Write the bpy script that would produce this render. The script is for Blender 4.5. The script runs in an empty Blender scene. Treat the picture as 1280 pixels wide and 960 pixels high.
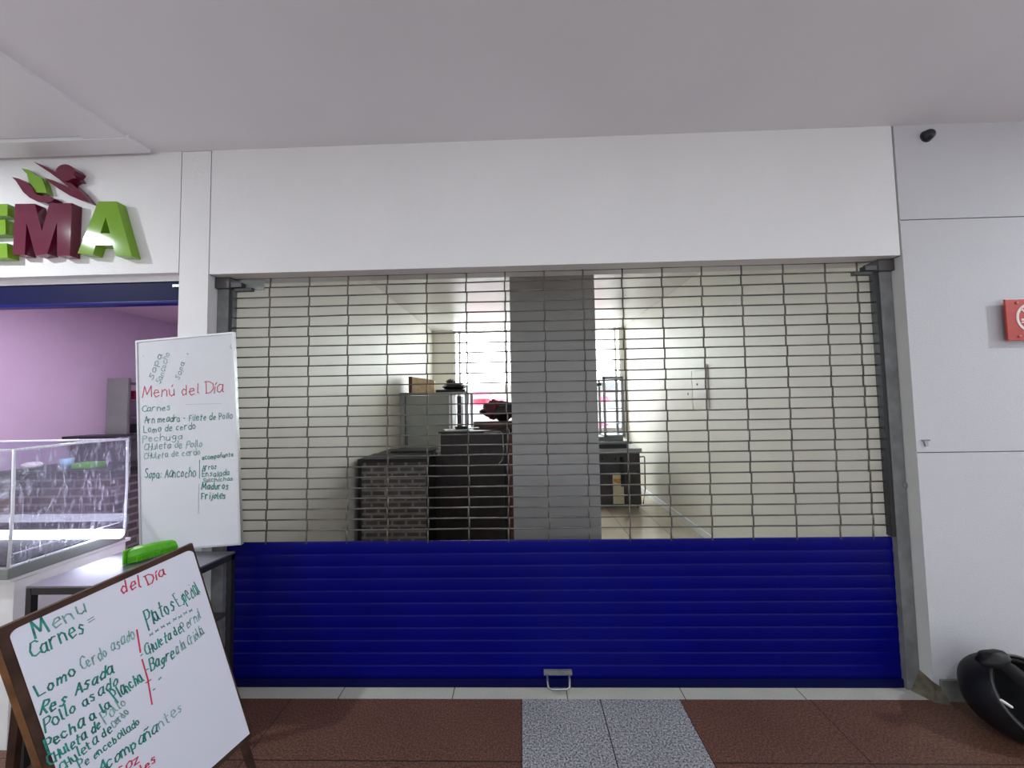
import bpy, bmesh, math, random
import numpy as np
from mathutils import Vector, Matrix, noise
random.seed(7)
sc = bpy.context.scene
COL = sc.collection
# ------------------------------------------------------------------ camera
YAW, PIT, ROL, FPX = -0.02537708, 0.04962774, -0.01831040, 460.45
def cam_axes():
    f = Vector((math.sin(YAW)*math.cos(PIT), math.cos(YAW)*math.cos(PIT), math.sin(PIT)))
    rt = f.cross(Vector((0, 0, 1))).normalized(); up = rt.cross(f)
    c, s = math.cos(ROL), math.sin(ROL)
    return c*rt+s*up, -s*rt+c*up, f
CR, CU, CF = cam_axes()
CAM = Vector((0, 0, 1.5))
cd = bpy.data.cameras.new('camera'); cam = bpy.data.objects.new('camera', cd); COL.objects.link(cam)
cam.matrix_world = Matrix(((CR.x, CU.x, -CF.x, 0), (CR.y, CU.y, -CF.y, 0), (CR.z, CU.z, -CF.z, 1.5), (0, 0, 0, 1)))
cd.sensor_width = 36; cd.lens = FPX/1280*36; cd.clip_start = 0.02
sc.camera = cam
def ray(x, y): return CR*((x-640)/FPX) - CU*((y-480)/FPX) + CF
def at(x, y, **k):                      # a photo measurement taken onto a world plane
    (a, v), = k.items(); i = 'XYZ'.index(a); r = ray(x, y)
    return CAM + r*((v-CAM[i])/r[i])
# ------------------------------------------------------------------ light
sc.view_settings.view_transform = 'Standard'; sc.view_settings.look = 'None'
sc.view_settings.gamma = 1; sc.view_settings.use_curve_mapping = False
sc.view_settings.exposure = 0.0
w = bpy.data.worlds.new('World'); sc.world = w; w.use_nodes = True
bg = w.node_tree.nodes['Background']
bg.inputs[0].default_value = (0.90, 0.965, 1.0, 1)
# open sky on the street side (+Y) and overhead; the roofed mall hall on the corridor side (-Y) is dimmer
MALL, SKY = 1.12, 14.0
_nt = w.node_tree; _tc = _nt.nodes.new('ShaderNodeTexCoord'); _sp = _nt.nodes.new('ShaderNodeSeparateXYZ')
_nt.links.new(_tc.outputs['Generated'], _sp.inputs[0])
_a = _nt.nodes.new('ShaderNodeMapRange'); _a.inputs[1].default_value = -0.05; _a.inputs[2].default_value = 0.05; _nt.links.new(_sp.outputs[1], _a.inputs[0])
_b = _nt.nodes.new('ShaderNodeMapRange'); _b.inputs[1].default_value = 0.60; _b.inputs[2].default_value = 0.70; _nt.links.new(_sp.outputs[2], _b.inputs[0])
_m = _nt.nodes.new('ShaderNodeMath'); _m.operation = 'MAXIMUM'; _nt.links.new(_a.outputs[0], _m.inputs[0]); _nt.links.new(_b.outputs[0], _m.inputs[1])
_s = _nt.nodes.new('ShaderNodeMapRange'); _s.inputs[3].default_value = MALL; _s.inputs[4].default_value = SKY; _nt.links.new(_m.outputs[0], _s.inputs[0])
_nt.links.new(_s.outputs[0], bg.inputs[1])
def area_light(name, loc, size, power, col=(1, 1, 1), rot=(0, 0, 0)):
    ld = bpy.data.lights.new(name, 'AREA'); ld.shape = 'DISK'; ld.size = size; ld.energy = power; ld.color = col
    o = bpy.data.objects.new(name, ld); COL.objects.link(o); o.location = loc; o.rotation_euler = rot
    return o
LAMPS = [(-3.5, 0.9, 50), (0.4, -0.85, 34), (4.3, 0.8, 50)]
for i, (x, y, p) in enumerate(LAMPS):
    area_light('downlight_lamp', (x, y, 2.90), 0.11, p, (0.90, 0.96, 1.0))
area_light('kiosk_fill_light', (-3.6, 3.0, 2.74), 0.5, 58, (1.0, 0.88, 1.0))  # added light that brightens the kiosk interior, source out of view

# ------------------------------------------------------------------ materials
def mat(name, col, rough=0.6, metal=0.0, var=0.06, scale=8.0, bump=0.0, bscale=60, coat=0.0, spec=0.5, emit=None):
    m = bpy.data.materials.new(name); m.use_nodes = True; nt = m.node_tree; b = nt.nodes['Principled BSDF']
    b.inputs['Roughness'].default_value = rough; b.inputs['Metallic'].default_value = metal
    b.inputs['Coat Weight'].default_value = coat; b.inputs['Specular IOR Level'].default_value = spec
    tc = nt.nodes.new('ShaderNodeTexCoord'); n = nt.nodes.new('ShaderNodeTexNoise')
    n.inputs['Scale'].default_value = scale; n.inputs['Detail'].default_value = 5
    nt.links.new(tc.outputs['Object'], n.inputs['Vector'])
    r = nt.nodes.new('ShaderNodeValToRGB')
    r.color_ramp.elements[0].position = 0.3; r.color_ramp.elements[1].position = 0.7
    r.color_ramp.elements[0].color = tuple(max(0, c*(1-var)) for c in col)+(1,)
    r.color_ramp.elements[1].color = tuple(min(1, c*(1+var)) for c in col)+(1,)
    nt.links.new(n.outputs['Fac'], r.inputs['Fac']); nt.links.new(r.outputs['Color'], b.inputs['Base Color'])
    if bump:
        n2 = nt.nodes.new('ShaderNodeTexNoise'); n2.inputs['Scale'].default_value = bscale; n2.inputs['Detail'].default_value = 3
        nt.links.new(tc.outputs['Object'], n2.inputs['Vector'])
        bp = nt.nodes.new('ShaderNodeBump'); bp.inputs['Strength'].default_value = bump; bp.inputs['Distance'].default_value = 0.01
        nt.links.new(n2.outputs['Fac'], bp.inputs['Height']); nt.links.new(bp.outputs['Normal'], b.inputs['Normal'])
    if emit:
        b.inputs['Emission Color'].default_value = tuple(emit[:3])+(1,); b.inputs['Emission Strength'].default_value = emit[3]
    return m
def glass(name, tint=(1, 1, 1), refl=0.10, rough=0.02):
    m = bpy.data.materials.new(name); m.use_nodes = True; nt = m.node_tree; nt.nodes.clear()
    o = nt.nodes.new('ShaderNodeOutputMaterial'); mx = nt.nodes.new('ShaderNodeMixShader'); mx.inputs[0].default_value = refl
    t = nt.nodes.new('ShaderNodeBsdfTransparent'); t.inputs[0].default_value = tint+(1,)
    g = nt.nodes.new('ShaderNodeBsdfGlossy'); g.inputs['Roughness'].default_value = rough
    nt.links.new(t.outputs[0], mx.inputs[1]); nt.links.new(g.outputs[0], mx.inputs[2]); nt.links.new(mx.outputs[0], o.inputs[0])
    return m
M = {}
M['wall'] = mat('wall_paint', (0.79, 0.785, 0.80), 0.55, bump=0.25, bscale=180, var=0.02, scale=2)
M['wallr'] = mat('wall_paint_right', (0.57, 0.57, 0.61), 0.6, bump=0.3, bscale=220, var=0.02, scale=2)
M['jamb'] = mat('jamb_paint', (0.60, 0.60, 0.58), 0.6, var=0.05, scale=5)
M['ceil'] = mat('ceiling_paint', (0.76, 0.77, 0.81), 0.45, bump=0.12, bscale=5, var=0.02, scale=2)
M['shopwall'] = mat('shop_wall_paint', (0.67, 0.64, 0.57), 0.5, var=0.03, scale=3)
M['shopceil'] = mat('shop_ceiling_paint', (0.62, 0.61, 0.58), 0.25, var=0.03, scale=3, bump=0.1, bscale=12)
M['column'] = mat('column_grey_paint', (0.36, 0.355, 0.35), 0.6, var=0.05, scale=4)
M['lav'] = mat('lavender_paint', (0.56, 0.43, 0.60), 0.6, var=0.03, scale=3)
M['pink'] = mat('pink_ceiling_paint', (0.66, 0.48, 0.62), 0.6, var=0.03, scale=3)
M['white'] = mat('white_plastic', (0.75, 0.75, 0.76), 0.4)
M['board'] = mat('whiteboard_surface', (0.66, 0.67, 0.72), 0.22, var=0.02, scale=3, bump=0.03, bscale=6)
M['board2'] = mat('whiteboard_panel_surface', (0.64, 0.65, 0.76), 0.4, var=0.015, scale=3)
M['alu'] = mat('aluminium', (0.6, 0.6, 0.62), 0.35, 0.8)
M['groove'] = mat('groove_dark', (0.12, 0.12, 0.12), 0.8)
M['guide'] = mat('guide_grey_paint', (0.16, 0.165, 0.17), 0.5, var=0.25, scale=14)
M['black'] = mat('black_paint', (0.012, 0.012, 0.014), 0.45)
M['rod'] = mat('galvanised_rod', (0.13, 0.12, 0.105), 0.4, 0.5, var=0.4, scale=9)
M['blue'] = mat('blue_enamel', (0.0006, 0.0012, 0.135), 0.36, var=0.12, scale=3, spec=0.12, coat=0.0)
M['bluedark'] = mat('dark_blue_enamel', (0.001, 0.002, 0.05), 0.5, spec=0.1)
M['fridge'] = mat('fridge_grey_panel', (0.42, 0.44, 0.41), 0.45, var=0.06, scale=3)
M['steel'] = mat('brushed_steel', (0.33, 0.34, 0.34), 0.35, 0.85, var=0.1, scale=3)
M['steeldull'] = mat('dull_steel', (0.22, 0.24, 0.23), 0.5, 0.3, var=0.12, scale=3)
M['tabletop'] = mat('steel_table_top', (0.27, 0.27, 0.30), 0.3, 0.7, var=0.08, scale=5)
M['darkgrey'] = mat('dark_grey_metal', (0.07, 0.065, 0.07), 0.45, 0.4, var=0.2, scale=6)
M['maroon'] = mat('maroon_acrylic', (0.13, 0.008, 0.035), 0.08, coat=0.0, var=0.03)
M['green'] = mat('green_acrylic', (0.18, 0.36, 0.02), 0.08, coat=0.0, var=0.03)
M['lime'] = mat('lime_plastic', (0.09, 0.42, 0.01), 0.35, var=0.2, scale=30)
M['inkg'] = mat('green_marker_ink', (0.008, 0.21, 0.17), 0.5, var=0.5, scale=60)
M['inkf'] = mat('faded_green_marker_ink', (0.17, 0.34, 0.32), 0.5, var=0.5, scale=70)
M['inkr'] = mat('red_marker_ink', (0.55, 0.02, 0.06), 0.5, var=0.35, scale=60)
M['inkk'] = mat('black_marker_ink', (0.02, 0.02, 0.03), 0.5)
M['inkgrey'] = mat('grey_marker_ink', (0.28, 0.28, 0.30), 0.5)
M['red'] = mat('red_sign_plastic', (0.46, 0.035, 0.022), 0.35)
M['signwhite'] = mat('sign_white_print', (0.8, 0.7, 0.68), 0.4)
M['cardb'] = mat('pale_wood_board', (0.82, 0.60, 0.36), 0.6, var=0.15, scale=20)
M['brownw'] = mat('dark_brown_laminate', (0.022, 0.013, 0.012), 0.45, var=0.5, scale=12)
M['redwood'] = mat('reddish_wood_edge', (0.10, 0.03, 0.02), 0.5, var=0.3, scale=10)
M['bag'] = mat('black_plastic_bag', (0.018, 0.012, 0.016), 0.3, var=0.5, scale=6)
M['bagred'] = mat('maroon_cloth', (0.12, 0.01, 0.025), 0.6, var=0.4, scale=8)
M['cream'] = mat('cream_card', (0.62, 0.56, 0.38), 0.6)
M['bun'] = mat('golden_bun_print', (0.55, 0.27, 0.06), 0.6, var=0.4, scale=30)
M['skirt'] = mat('grey_base_paint', (0.17, 0.18, 0.165), 0.6, var=0.2, scale=20)
M['dirt'] = mat('worn_concrete', (0.10, 0.085, 0.06), 0.9, var=0.5, scale=25, bump=0.5, bscale=30)
M['helmet'] = mat('helmet_black', (0.007, 0.007, 0.009), 0.5, var=0.3, scale=5, spec=0.3)
M['pad'] = mat('black_padding', (0.004, 0.004, 0.006), 0.9)
M['helmedge'] = mat('rubber_edge', (0.045, 0.045, 0.05), 0.5)
M['winframe'] = mat('window_frame_white', (0.75, 0.73, 0.70), 0.4)
M['outwall'] = mat('opposite_building_render', (0.86, 0.84, 0.84), 0.8)
M['outgrey'] = mat('opposite_building_cornice', (0.36, 0.38, 0.36), 0.8)
M['outred'] = mat('red_awning_cloth', (0.85, 0.10, 0.19), 0.8, var=0.1)
M['tube'] = mat('lit_tube', (1, 1, 1), 0.5, emit=(0.80, 0.86, 1.0, 10))
M['litedge'] = mat('acrylic_edge_lit_white', (0.85, 0.88, 0.97), 0.15, coat=0.6)  # clear edges coloured near white, the tube's light put into the colour
M['lampface'] = mat('lamp_diffuser', (1, 1, 1), 0.5, emit=(0.95, 0.97, 1.0, 12))
M['glass'] = glass('window_glass', (0.97, 0.98, 0.97), 0.06)
M['caseglass'] = glass('display_case_glass', (0.93, 0.93, 0.97), 0.04, 0.03)
M['tealcup'] = mat('pale_blue_cup', (0.30, 0.55, 0.70), 0.4)
M['paper'] = mat('white_paper', (0.8, 0.8, 0.78), 0.7)
M['cable'] = mat('pale_cable', (0.45, 0.43, 0.4), 0.5)

def film():      # crinkled clear plastic film wrapped round the display case
    m = bpy.data.materials.new('crinkled_clear_film'); m.use_nodes = True; nt = m.node_tree; nt.nodes.clear()
    o = nt.nodes.new('ShaderNodeOutputMaterial'); mx = nt.nodes.new('ShaderNodeMixShader')
    t = nt.nodes.new('ShaderNodeBsdfTransparent'); g = nt.nodes.new('ShaderNodeBsdfGlossy'); g.inputs['Roughness'].default_value = 0.12
    tr = nt.nodes.new('ShaderNodeBsdfTranslucent'); tr.inputs[0].default_value = (0.8, 0.84, 1, 1)
    a = nt.nodes.new('ShaderNodeMixShader'); a.inputs[0].default_value = 0.55
    tc = nt.nodes.new('ShaderNodeTexCoord'); mp = nt.nodes.new('ShaderNodeMapping'); mp.inputs['Scale'].default_value = (1, 9, 2.2)
    n = nt.nodes.new('ShaderNodeTexNoise'); n.inputs['Scale'].default_value = 5; n.inputs['Detail'].default_value = 4; n.inputs['Distortion'].default_value = 1.5
    r = nt.nodes.new('ShaderNodeMapRange'); r.inputs[1].default_value = 0.50; r.inputs[2].default_value = 0.72; r.inputs[3].default_value = 0.05; r.inputs[4].default_value = 0.62
    bp = nt.nodes.new('ShaderNodeBump'); bp.inputs['Strength'].default_value = 0.8; bp.inputs['Distance'].default_value = 0.03
    L = nt.links.new
    L(tc.outputs['Object'], mp.inputs[0]); L(mp.outputs[0], n.inputs['Vector']); L(n.outputs['Fac'], r.inputs[0]); L(r.outputs[0], mx.inputs[0])
    L(n.outputs['Fac'], bp.inputs['Height']); L(bp.outputs[0], g.inputs['Normal']); L(bp.outputs[0], tr.inputs['Normal'])
    L(g.outputs[0], a.inputs[1]); L(tr.outputs[0], a.inputs[2]); L(t.outputs[0], mx.inputs[1]); L(a.outputs[0], mx.inputs[2]); L(mx.outputs[0], o.inputs[0])
    return m
M['film'] = film()

def granite(name, base, dark, light, rough, joints_x, joints_y, xr=None):
    """speckled stone slabs; joints given as world positions"""
    m = bpy.data.materials.new(name); m.use_nodes = True; nt = m.node_tree; b = nt.nodes['Principled BSDF']; L = nt.links.new
    b.inputs['Roughness'].default_value = rough
    g = nt.nodes.new('ShaderNodeNewGeometry')
    v = nt.nodes.new('ShaderNodeTexNoise'); v.inputs['Scale'].default_value = 130; v.inputs['Detail'].default_value = 6
    L(g.outputs['Position'], v.inputs['Vector'])
    r = nt.nodes.new('ShaderNodeValToRGB'); e = r.color_ramp.elements
    e[0].position = 0.36; e[0].color = dark+(1,); e[1].position = 0.64; e[1].color = light+(1,)
    k = e.new(0.5); k.color = base+(1,)
    L(v.outputs['Fac'], r.inputs['Fac'])
    v2 = nt.nodes.new('ShaderNodeTexNoise'); v2.inputs['Scale'].default_value = 3; L(g.outputs['Position'], v2.inputs['Vector'])
    mm = nt.nodes.new('ShaderNodeMapRange'); mm.inputs[3].default_value = 0.8; mm.inputs[4].default_value = 1.2; L(v2.outputs['Fac'], mm.inputs[0])
    mul = nt.nodes.new('ShaderNodeVectorMath'); mul.operation = 'SCALE'; L(r.outputs['Color'], mul.inputs[0]); L(mm.outputs[0], mul.inputs['Scale'])
    sep = nt.nodes.new('ShaderNodeSeparateXYZ'); L(g.outputs['Position'], sep.inputs[0])
    last = None
    for axis, js in ((0, joints_x), (1, joints_y)):
        for j in js:
            s = nt.nodes.new('ShaderNodeMath'); s.operation = 'COMPARE'; s.inputs[1].default_value = j; s.inputs[2].default_value = 0.0022
            L(sep.outputs[axis], s.inputs[0])
            if last is None: last = s.outputs[0]
            else:
                mx = nt.nodes.new('ShaderNodeMath'); mx.operation = 'MAXIMUM'; L(last, mx.inputs[0]); L(s.outputs[0], mx.inputs[1]); last = mx.outputs[0]
    mixc = nt.nodes.new('ShaderNodeMix'); mixc.data_type = 'RGBA'; L(last, mixc.inputs[0]); L(mul.outputs[0], mixc.inputs[6])
    mixc.inputs[7].default_value = (0.012, 0.011, 0.011, 1); L(mixc.outputs[2], b.inputs['Base Color'])
    return m
def brickmat(name, c1, c2, mortar, bw, bh, off=(0, 0, 0), ms=0.012):
    m = bpy.data.materials.new(name); m.use_nodes = True; nt = m.node_tree; b = nt.nodes['Principled BSDF']; L = nt.links.new
    b.inputs['Roughness'].default_value = 0.6
    g = nt.nodes.new('ShaderNodeNewGeometry'); sep = nt.nodes.new('ShaderNodeSeparateXYZ'); L(g.outputs['Position'], sep.inputs[0])
    cmb = nt.nodes.new('ShaderNodeCombineXYZ'); add = nt.nodes.new('ShaderNodeMath'); L(sep.outputs[0], add.inputs[0]); L(sep.outputs[1], add.inputs[1])
    L(add.outputs[0], cmb.inputs[0]); L(sep.outputs[2], cmb.inputs[1])
    mp = nt.nodes.new('ShaderNodeMapping'); mp.inputs['Location'].default_value = off; L(cmb.outputs[0], mp.inputs[0])
    br = nt.nodes.new('ShaderNodeTexBrick'); br.inputs['Scale'].default_value = 1; br.inputs['Brick Width'].default_value = bw; br.inputs['Row Height'].default_value = bh
    br.inputs['Mortar Size'].default_value = ms; br.inputs['Color1'].default_value = c1+(1,); br.inputs['Color2'].default_value = c2+(1,); br.inputs['Mortar'].default_value = mortar+(1,)
    L(mp.outputs[0], br.inputs['Vector'])
    n = nt.nodes.new('ShaderNodeTexNoise'); n.inputs['Scale'].default_value = 14; n.inputs['Detail'].default_value = 5; L(g.outputs['Position'], n.inputs['Vector'])
    mr = nt.nodes.new('ShaderNodeMapRange'); mr.inputs[3].default_value = 0.5; mr.inputs[4].default_value = 1.5; L(n.outputs['Fac'], mr.inputs[0])
    mul = nt.nodes.new('ShaderNodeVectorMath'); mul.operation = 'SCALE'; L(br.outputs['Color'], mul.inputs[0]); L(mr.outputs[0], mul.inputs['Scale'])
    L(mul.outputs[0], b.inputs['Base Color'])
    return m
M['floorbrown'] = granite('brown_granite', (0.125, 0.058, 0.037), (0.06, 0.027, 0.018), (0.205, 0.10, 0.067), 0.5, [-1.212, 1.40, -2.4, 2.6, 3.8], [1.615, 1.015, 0.415, -0.185])
M['floorgrey'] = granite('grey_granite', (0.29, 0.29, 0.30), (0.10, 0.10, 0.105), (0.50, 0.50, 0.53), 0.18, [-0.029, 0.365, 0.762], [])
M['thresh'] = granite('threshold_tile', (0.50, 0.50, 0.44), (0.47, 0.47, 0.42), (0.53, 0.53, 0.48), 0.3, [-1.56, -0.971, -0.383, 0.203, 0.791, 1.385], [])
M['floorshop'] = granite('beige_shop_tile', (0.46, 0.40, 0.31), (0.44, 0.38, 0.29), (0.49, 0.43, 0.34), 0.15, [1.16, 0.7, 1.62], [2.6, 3.2, 3.8, 4.4, 5.0, 5.6, 6.2])
M['brick'] = brickmat('faux_brick_print', (0.075, 0.052, 0.046), (0.11, 0.082, 0.075), (0.22, 0.21, 0.20), 0.135, 0.057, (0.03, 0.02, 0))
M['brickl'] = brickmat('faux_brick_print_dark', (0.05, 0.04, 0.045), (0.075, 0.06, 0.065), (0.16, 0.15, 0.17), 0.22, 0.08)

# ------------------------------------------------------------------ mesh helpers
class MB:
    def __init__(s): s.bm = bmesh.new()
    def box(s, x0, x1, y0, y1, z0, z1, bev=0.0):
        v = [s.bm.verts.new((x, y, z)) for x in (x0, x1) for y in (y0, y1) for z in (z0, z1)]
        fs = [s.bm.faces.new([v[i] for i in f]) for f in ((0, 1, 3, 2), (4, 6, 7, 5), (0, 4, 5, 1), (2, 3, 7, 6), (0, 2, 6, 4), (1, 5, 7, 3))]
        if bev:
            es = list({e for f in fs for e in f.edges}); bmesh.ops.bevel(s.bm, geom=es, offset=bev, segments=2, affect='EDGES', profile=0.7)
        return s
    def tube(s, pts, r, n=8, closed=False):
        pts = [Vector(p) for p in pts]; rings = []
        N = len(pts)
        for i, p in enumerate(pts):
            a = pts[i-1] if (i or closed) else p; b = pts[(i+1) % N] if (i < N-1 or closed) else p
            d = (b-a).normalized(); u = d.cross(Vector((0, 0, 1)))
            if u.length < 0.1: u = d.cross(Vector((1, 0, 0)))
            u.normalize(); v = u.cross(d)
            rr = r[i] if isinstance(r, (list, tuple)) else r
            rings.append([s.bm.verts.new(p+u*rr*math.cos(2*math.pi*k/n)+v*rr*math.sin(2*math.pi*k/n)) for k in range(n)])
        for i in range(N-1+(1 if closed else 0)):
            A, B = rings[i], rings[(i+1) % N]
            for k in range(n): s.bm.faces.new((A[k], A[(k+1) % n], B[(k+1) % n], B[k]))
        if not closed: s.bm.faces.new(rings[0][::-1]); s.bm.faces.new(rings[-1])
        return s
    def prism(s, pts, d, holes=()):
        """closed outline pts (3D, coplanar) extruded by vector d"""
        d = Vector(d); pts = [Vector(p) for p in pts]
        loops = [pts]+[[Vector(p) for p in h] for h in holes]
        edges = []
        for lp in loops:
            vs = [s.bm.verts.new(p) for p in lp]
            edges += [s.bm.edges.new((vs[i], vs[(i+1) % len(vs)])) for i in range(len(vs))]
        r = bmesh.ops.triangle_fill(s.bm, edges=edges, use_beauty=True)
        fs = [g for g in r['geom'] if isinstance(g, bmesh.types.BMFace)]
        e = bmesh.ops.extrude_face_region(s.bm, geom=fs)
        bmesh.ops.translate(s.bm, verts=[g for g in e['geom'] if isinstance(g, bmesh.types.BMVert)], vec=d)
        return s
    def quad(s, a, b, c, d): s.bm.faces.new([s.bm.verts.new(p) for p in (a, b, c, d)]); return s
    def ell(s, c, r, seg=24, rings=16, rough=0.0, f=3.0, seed=0, mx=None):
        g = bmesh.ops.create_uvsphere(s.bm, u_segments=seg, v_segments=rings, radius=1)
        for v in g['verts']:
            p = v.co.copy()
            if rough: p *= 1+rough*noise.noise(p*f+Vector((seed, seed*2, 0)))
            q = Vector((p.x*r[0], p.y*r[1], p.z*r[2]))
            if mx: q = mx @ q
            v.co = q+Vector(c)
        return s
    def build(s, name, m, parent=None, smooth=False):
        bmesh.ops.recalc_face_normals(s.bm, faces=s.bm.faces)
        me = bpy.data.meshes.new(name); s.bm.to_mesh(me); s.bm.free(); me.materials.append(m)
        if smooth:
            for p in me.polygons: p.use_smooth = True
        o = bpy.data.objects.new(name, me); COL.objects.link(o)
        if parent:
            o.parent = parent; o.matrix_parent_inverse = Matrix.Identity(4)
            o.location = -parent.location       # parent is never rotated or nested off the origin
            if parent.parent: o.location = Vector((0, 0, 0))
        return o
def tag(o, label=None, cat=None, group=None, kind=None):
    for k, v in (('label', label), ('category', cat), ('group', group), ('kind', kind)):
        if v: o[k] = v
    return o
def thing(name, label, cat, loc=(0, 0, 0), group=None):
    o = bpy.data.objects.new(name, None); COL.objects.link(o); o.location = loc; o.empty_display_size = 0.1
    return tag(o, label, cat, group)
def struct(o): return tag(o, kind='structure')
def sub(mb, name, m, part, smooth=False):        # a sub-part in world coordinates under a mesh part whose own origin is the world's
    o = mb.build(name, m, None, smooth); o.parent = part
    return o

# ------------------------------------------------------------------ structure
YF, YS = 1.94, 2.03
FZ = 2.23
def S(name, m, *b, bev=0): return struct(MB().box(*b, bev=bev).build(name, m))
S('floor', M['floorbrown'], -9, -0.03, -3.5, YF, -0.1, 0)
S('floor', M['floorbrown'], 0.763, 9, -3.5, YF, -0.1, 0)
S('floor', M['floorgrey'], -0.03, 0.763, -3.5, YF, -0.1, 0)
S('floor', M['thresh'], -1.86, 2.02, YF, YS+0.06, -0.1, 0)
S('floor', M['floorshop'], -1.86, 2.2, YS+0.06, 7.0, -0.1, 0)
S('floor', M['thresh'], -5.6, -1.86, YF, 7.7, -0.1, 0)
S('ceiling', M['ceil'], -9, 9, -3.5, 2.15, 2.93, 3.05)
S('ceiling', M['shopceil'], -1.66, 1.95, 2.15, 6.85, 2.87, 3.05)
S('ceiling', M['pink'], -5.6, -1.86, 2.15, 7.6, 2.80, 3.05)
# facade
mb = MB().box(-1.695, 1.99, YF, YF+0.10, FZ, 2.93); mb.box(-1.695, 1.99, YF+0.10, 2.15, FZ+0.012, 2.93)
struct(mb.build('wall_front', M['wall']))
S('trim_1', M['groove'], 1.99, 2.002, YF+0.012, 2.1, FZ, 2.93)
S('trim_2', M['groove'], -1.701, -1.695, YF+0.006, 2.1, FZ, 2.93)
# right wall cladding boards with open joints between
for z0, z1 in ((0.0, 1.204), (1.209, 2.414), (2.419, 2.93)):
    S('wall_right', M['wallr'], 2.002, 9, YF, YF+0.06, z0, z1)
S('wall_right', M['groove'], 2.006, 9, YF+0.006, YF+0.055, 0.01, 2.92)
S('wall_right', M['jamb'], 2.0015, 2.0055, YF+0.004, 2.17, 0, 2.93)
# left pier and kiosk fascia
S('wall_left', M['wall'], -1.864, -1.701, YF, 2.17, 0, 2.928)
S('wall_left', M['wall'], -5.9, -1.869, YF, 2.06, 2.245, 2.93)
S('wall_left', M['groove'], -1.869, -1.864, YF+0.004, 2.06, 2.245, 2.93)
S('wall_left', M['wall'], -9, -5.9, YF, 7.6, 0, 2.93)
S('trim_3', M['white'], -5.9, -1.866, 1.985, 2.06, 2.215, 2.245)
# shop interior
S('wall_left', M['shopwall'], -1.76, -1.66, 2.055, 6.95, 0, 2.87)
S('wall_right', M['shopwall'], 1.95, 2.1, 2.055, 6.95, 0, 2.87)
S('baseboard_right', M['white'], 1.935, 1.952, 2.09, 6.85, 0, 0.075)
S('wall_back', M['shopwall'], -1.66, -1.27, 6.85, 7.0, 0, 2.87)
S('wall_back', M['shopwall'], 1.87, 1.95, 6.85, 7.0, 0, 2.87)
S('wall_back', M['shopwall'], -1.27, 1.87, 6.85, 7.0, 0, 0.95)
fr = MB()
for x in (-1.27, -1.17, -0.29, -0.20, 0.78, 1.74, 1.83): fr.box(x, x+0.04, 6.86, 6.92, 0.95, 2.87)
fr.box(-1.27, 1.87, 6.86, 6.92, 0.95, 1.0); fr.box(-1.27, 1.87, 6.86, 6.92, 2.82, 2.87); fr.box(-1.27, 1.87, 6.86, 6.92, 1.66, 1.69)
w1 = struct(fr.build('window_1', M['winframe']))
sub(MB().box(-1.24, 1.84, 6.885, 6.892, 0.98, 2.84), 'pane', M['glass'], w1)
S('wall_middle', M['column'], -0.082, 0.614, 3.0, 3.5, 0, 2.87)
# kiosk interior (left)
S('wall_left', M['lav'], -5.45, -5.3, 2.06, 7.6, 0, 2.80)
S('wall_back', M['lav'], -5.3, -1.86, 7.5, 7.65, 0, 2.80)
S('wall_right', M['lav'], -1.87, -1.76, 2.17, 7.5, 0, 2.87)
S('baseboard_right', M['skirt'], 2.03, 9, YF-0.012, YF, 0, 0.10)
# worn corner at the foot of the right jamb
mb = MB(); pts = []
for i in range(9):
    a = i/8*math.pi/2
    pts.append((1.925+0.115*math.sin(a), 2.045-0.13*(1-math.cos(a))-0.0, 0))
top = [(2.003, 2.05, 0.095), (2.0, 2.0, 0.10), (2.0, 1.935, 0.085), (2.035, 1.932, 0.06)]
b0 = [(1.93, 2.045, 0), (1.955, 1.985, 0), (1.985, 1.925, 0), (2.045, 1.905, 0)]
back = [(2.04, 2.05, 0)]*4
for i in range(3):
    mb.quad(b0[i], b0[i+1], top[i+1], top[i])
mb.bm.faces.new([mb.bm.verts.new(p) for p in (top[0], top[1], top[2], top[3], (2.05, 1.94, 0.05), (2.05, 2.05, 0.05))])
struct(mb.build('trim_4', M['dirt']))
# dropped frame round the hatch in the corridor ceiling
mb = MB()
mb.box(-3.9, -2.02, 1.80, 1.915, 2.910, 2.935, 0.003); mb.box(-2.262, -2.04, 0.6, 1.80, 2.914, 2.935, 0.003)
struct(mb.build('trim_5', M['ceil']))
mb = MB(); mb.box(-3.9, -2.27, 0.6, 1.792, 2.926, 2.935)
struct(mb.build('trim_6', M['ceil']))
# opposite building seen through the window
ob = thing('opposite_building', 'pale building across the street behind the shop window with red awnings', 'building', (1, 12, 0))
MB().box(-9, 11, 12, 14, -4, 1.86).build('wall', M['outwall'], ob)
MB().box(-9, 11, 11.9, 12.0, 1.86, 2.08).build('cornice', M['outgrey'], ob)
for a, b, c, d in ((-1.57, -1.04, 1.68, 1.86), (-1.57, -1.04, 1.42, 1.62), (-0.97, -0.57, 1.44, 1.62), (2.45, 2.75, 1.45, 1.64), (2.40, 2.72, 0.68, 0.78), (0.2, 0.9, 1.42, 1.62)):
    mb = MB(); mb.prism([(a, 11.9, d), (a, 11.9, d-0.02), (a, 11.55, c), (a, 11.57, c), ], (b-a, 0, 0)); mb.build('awning', M['outred'], ob)

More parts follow.
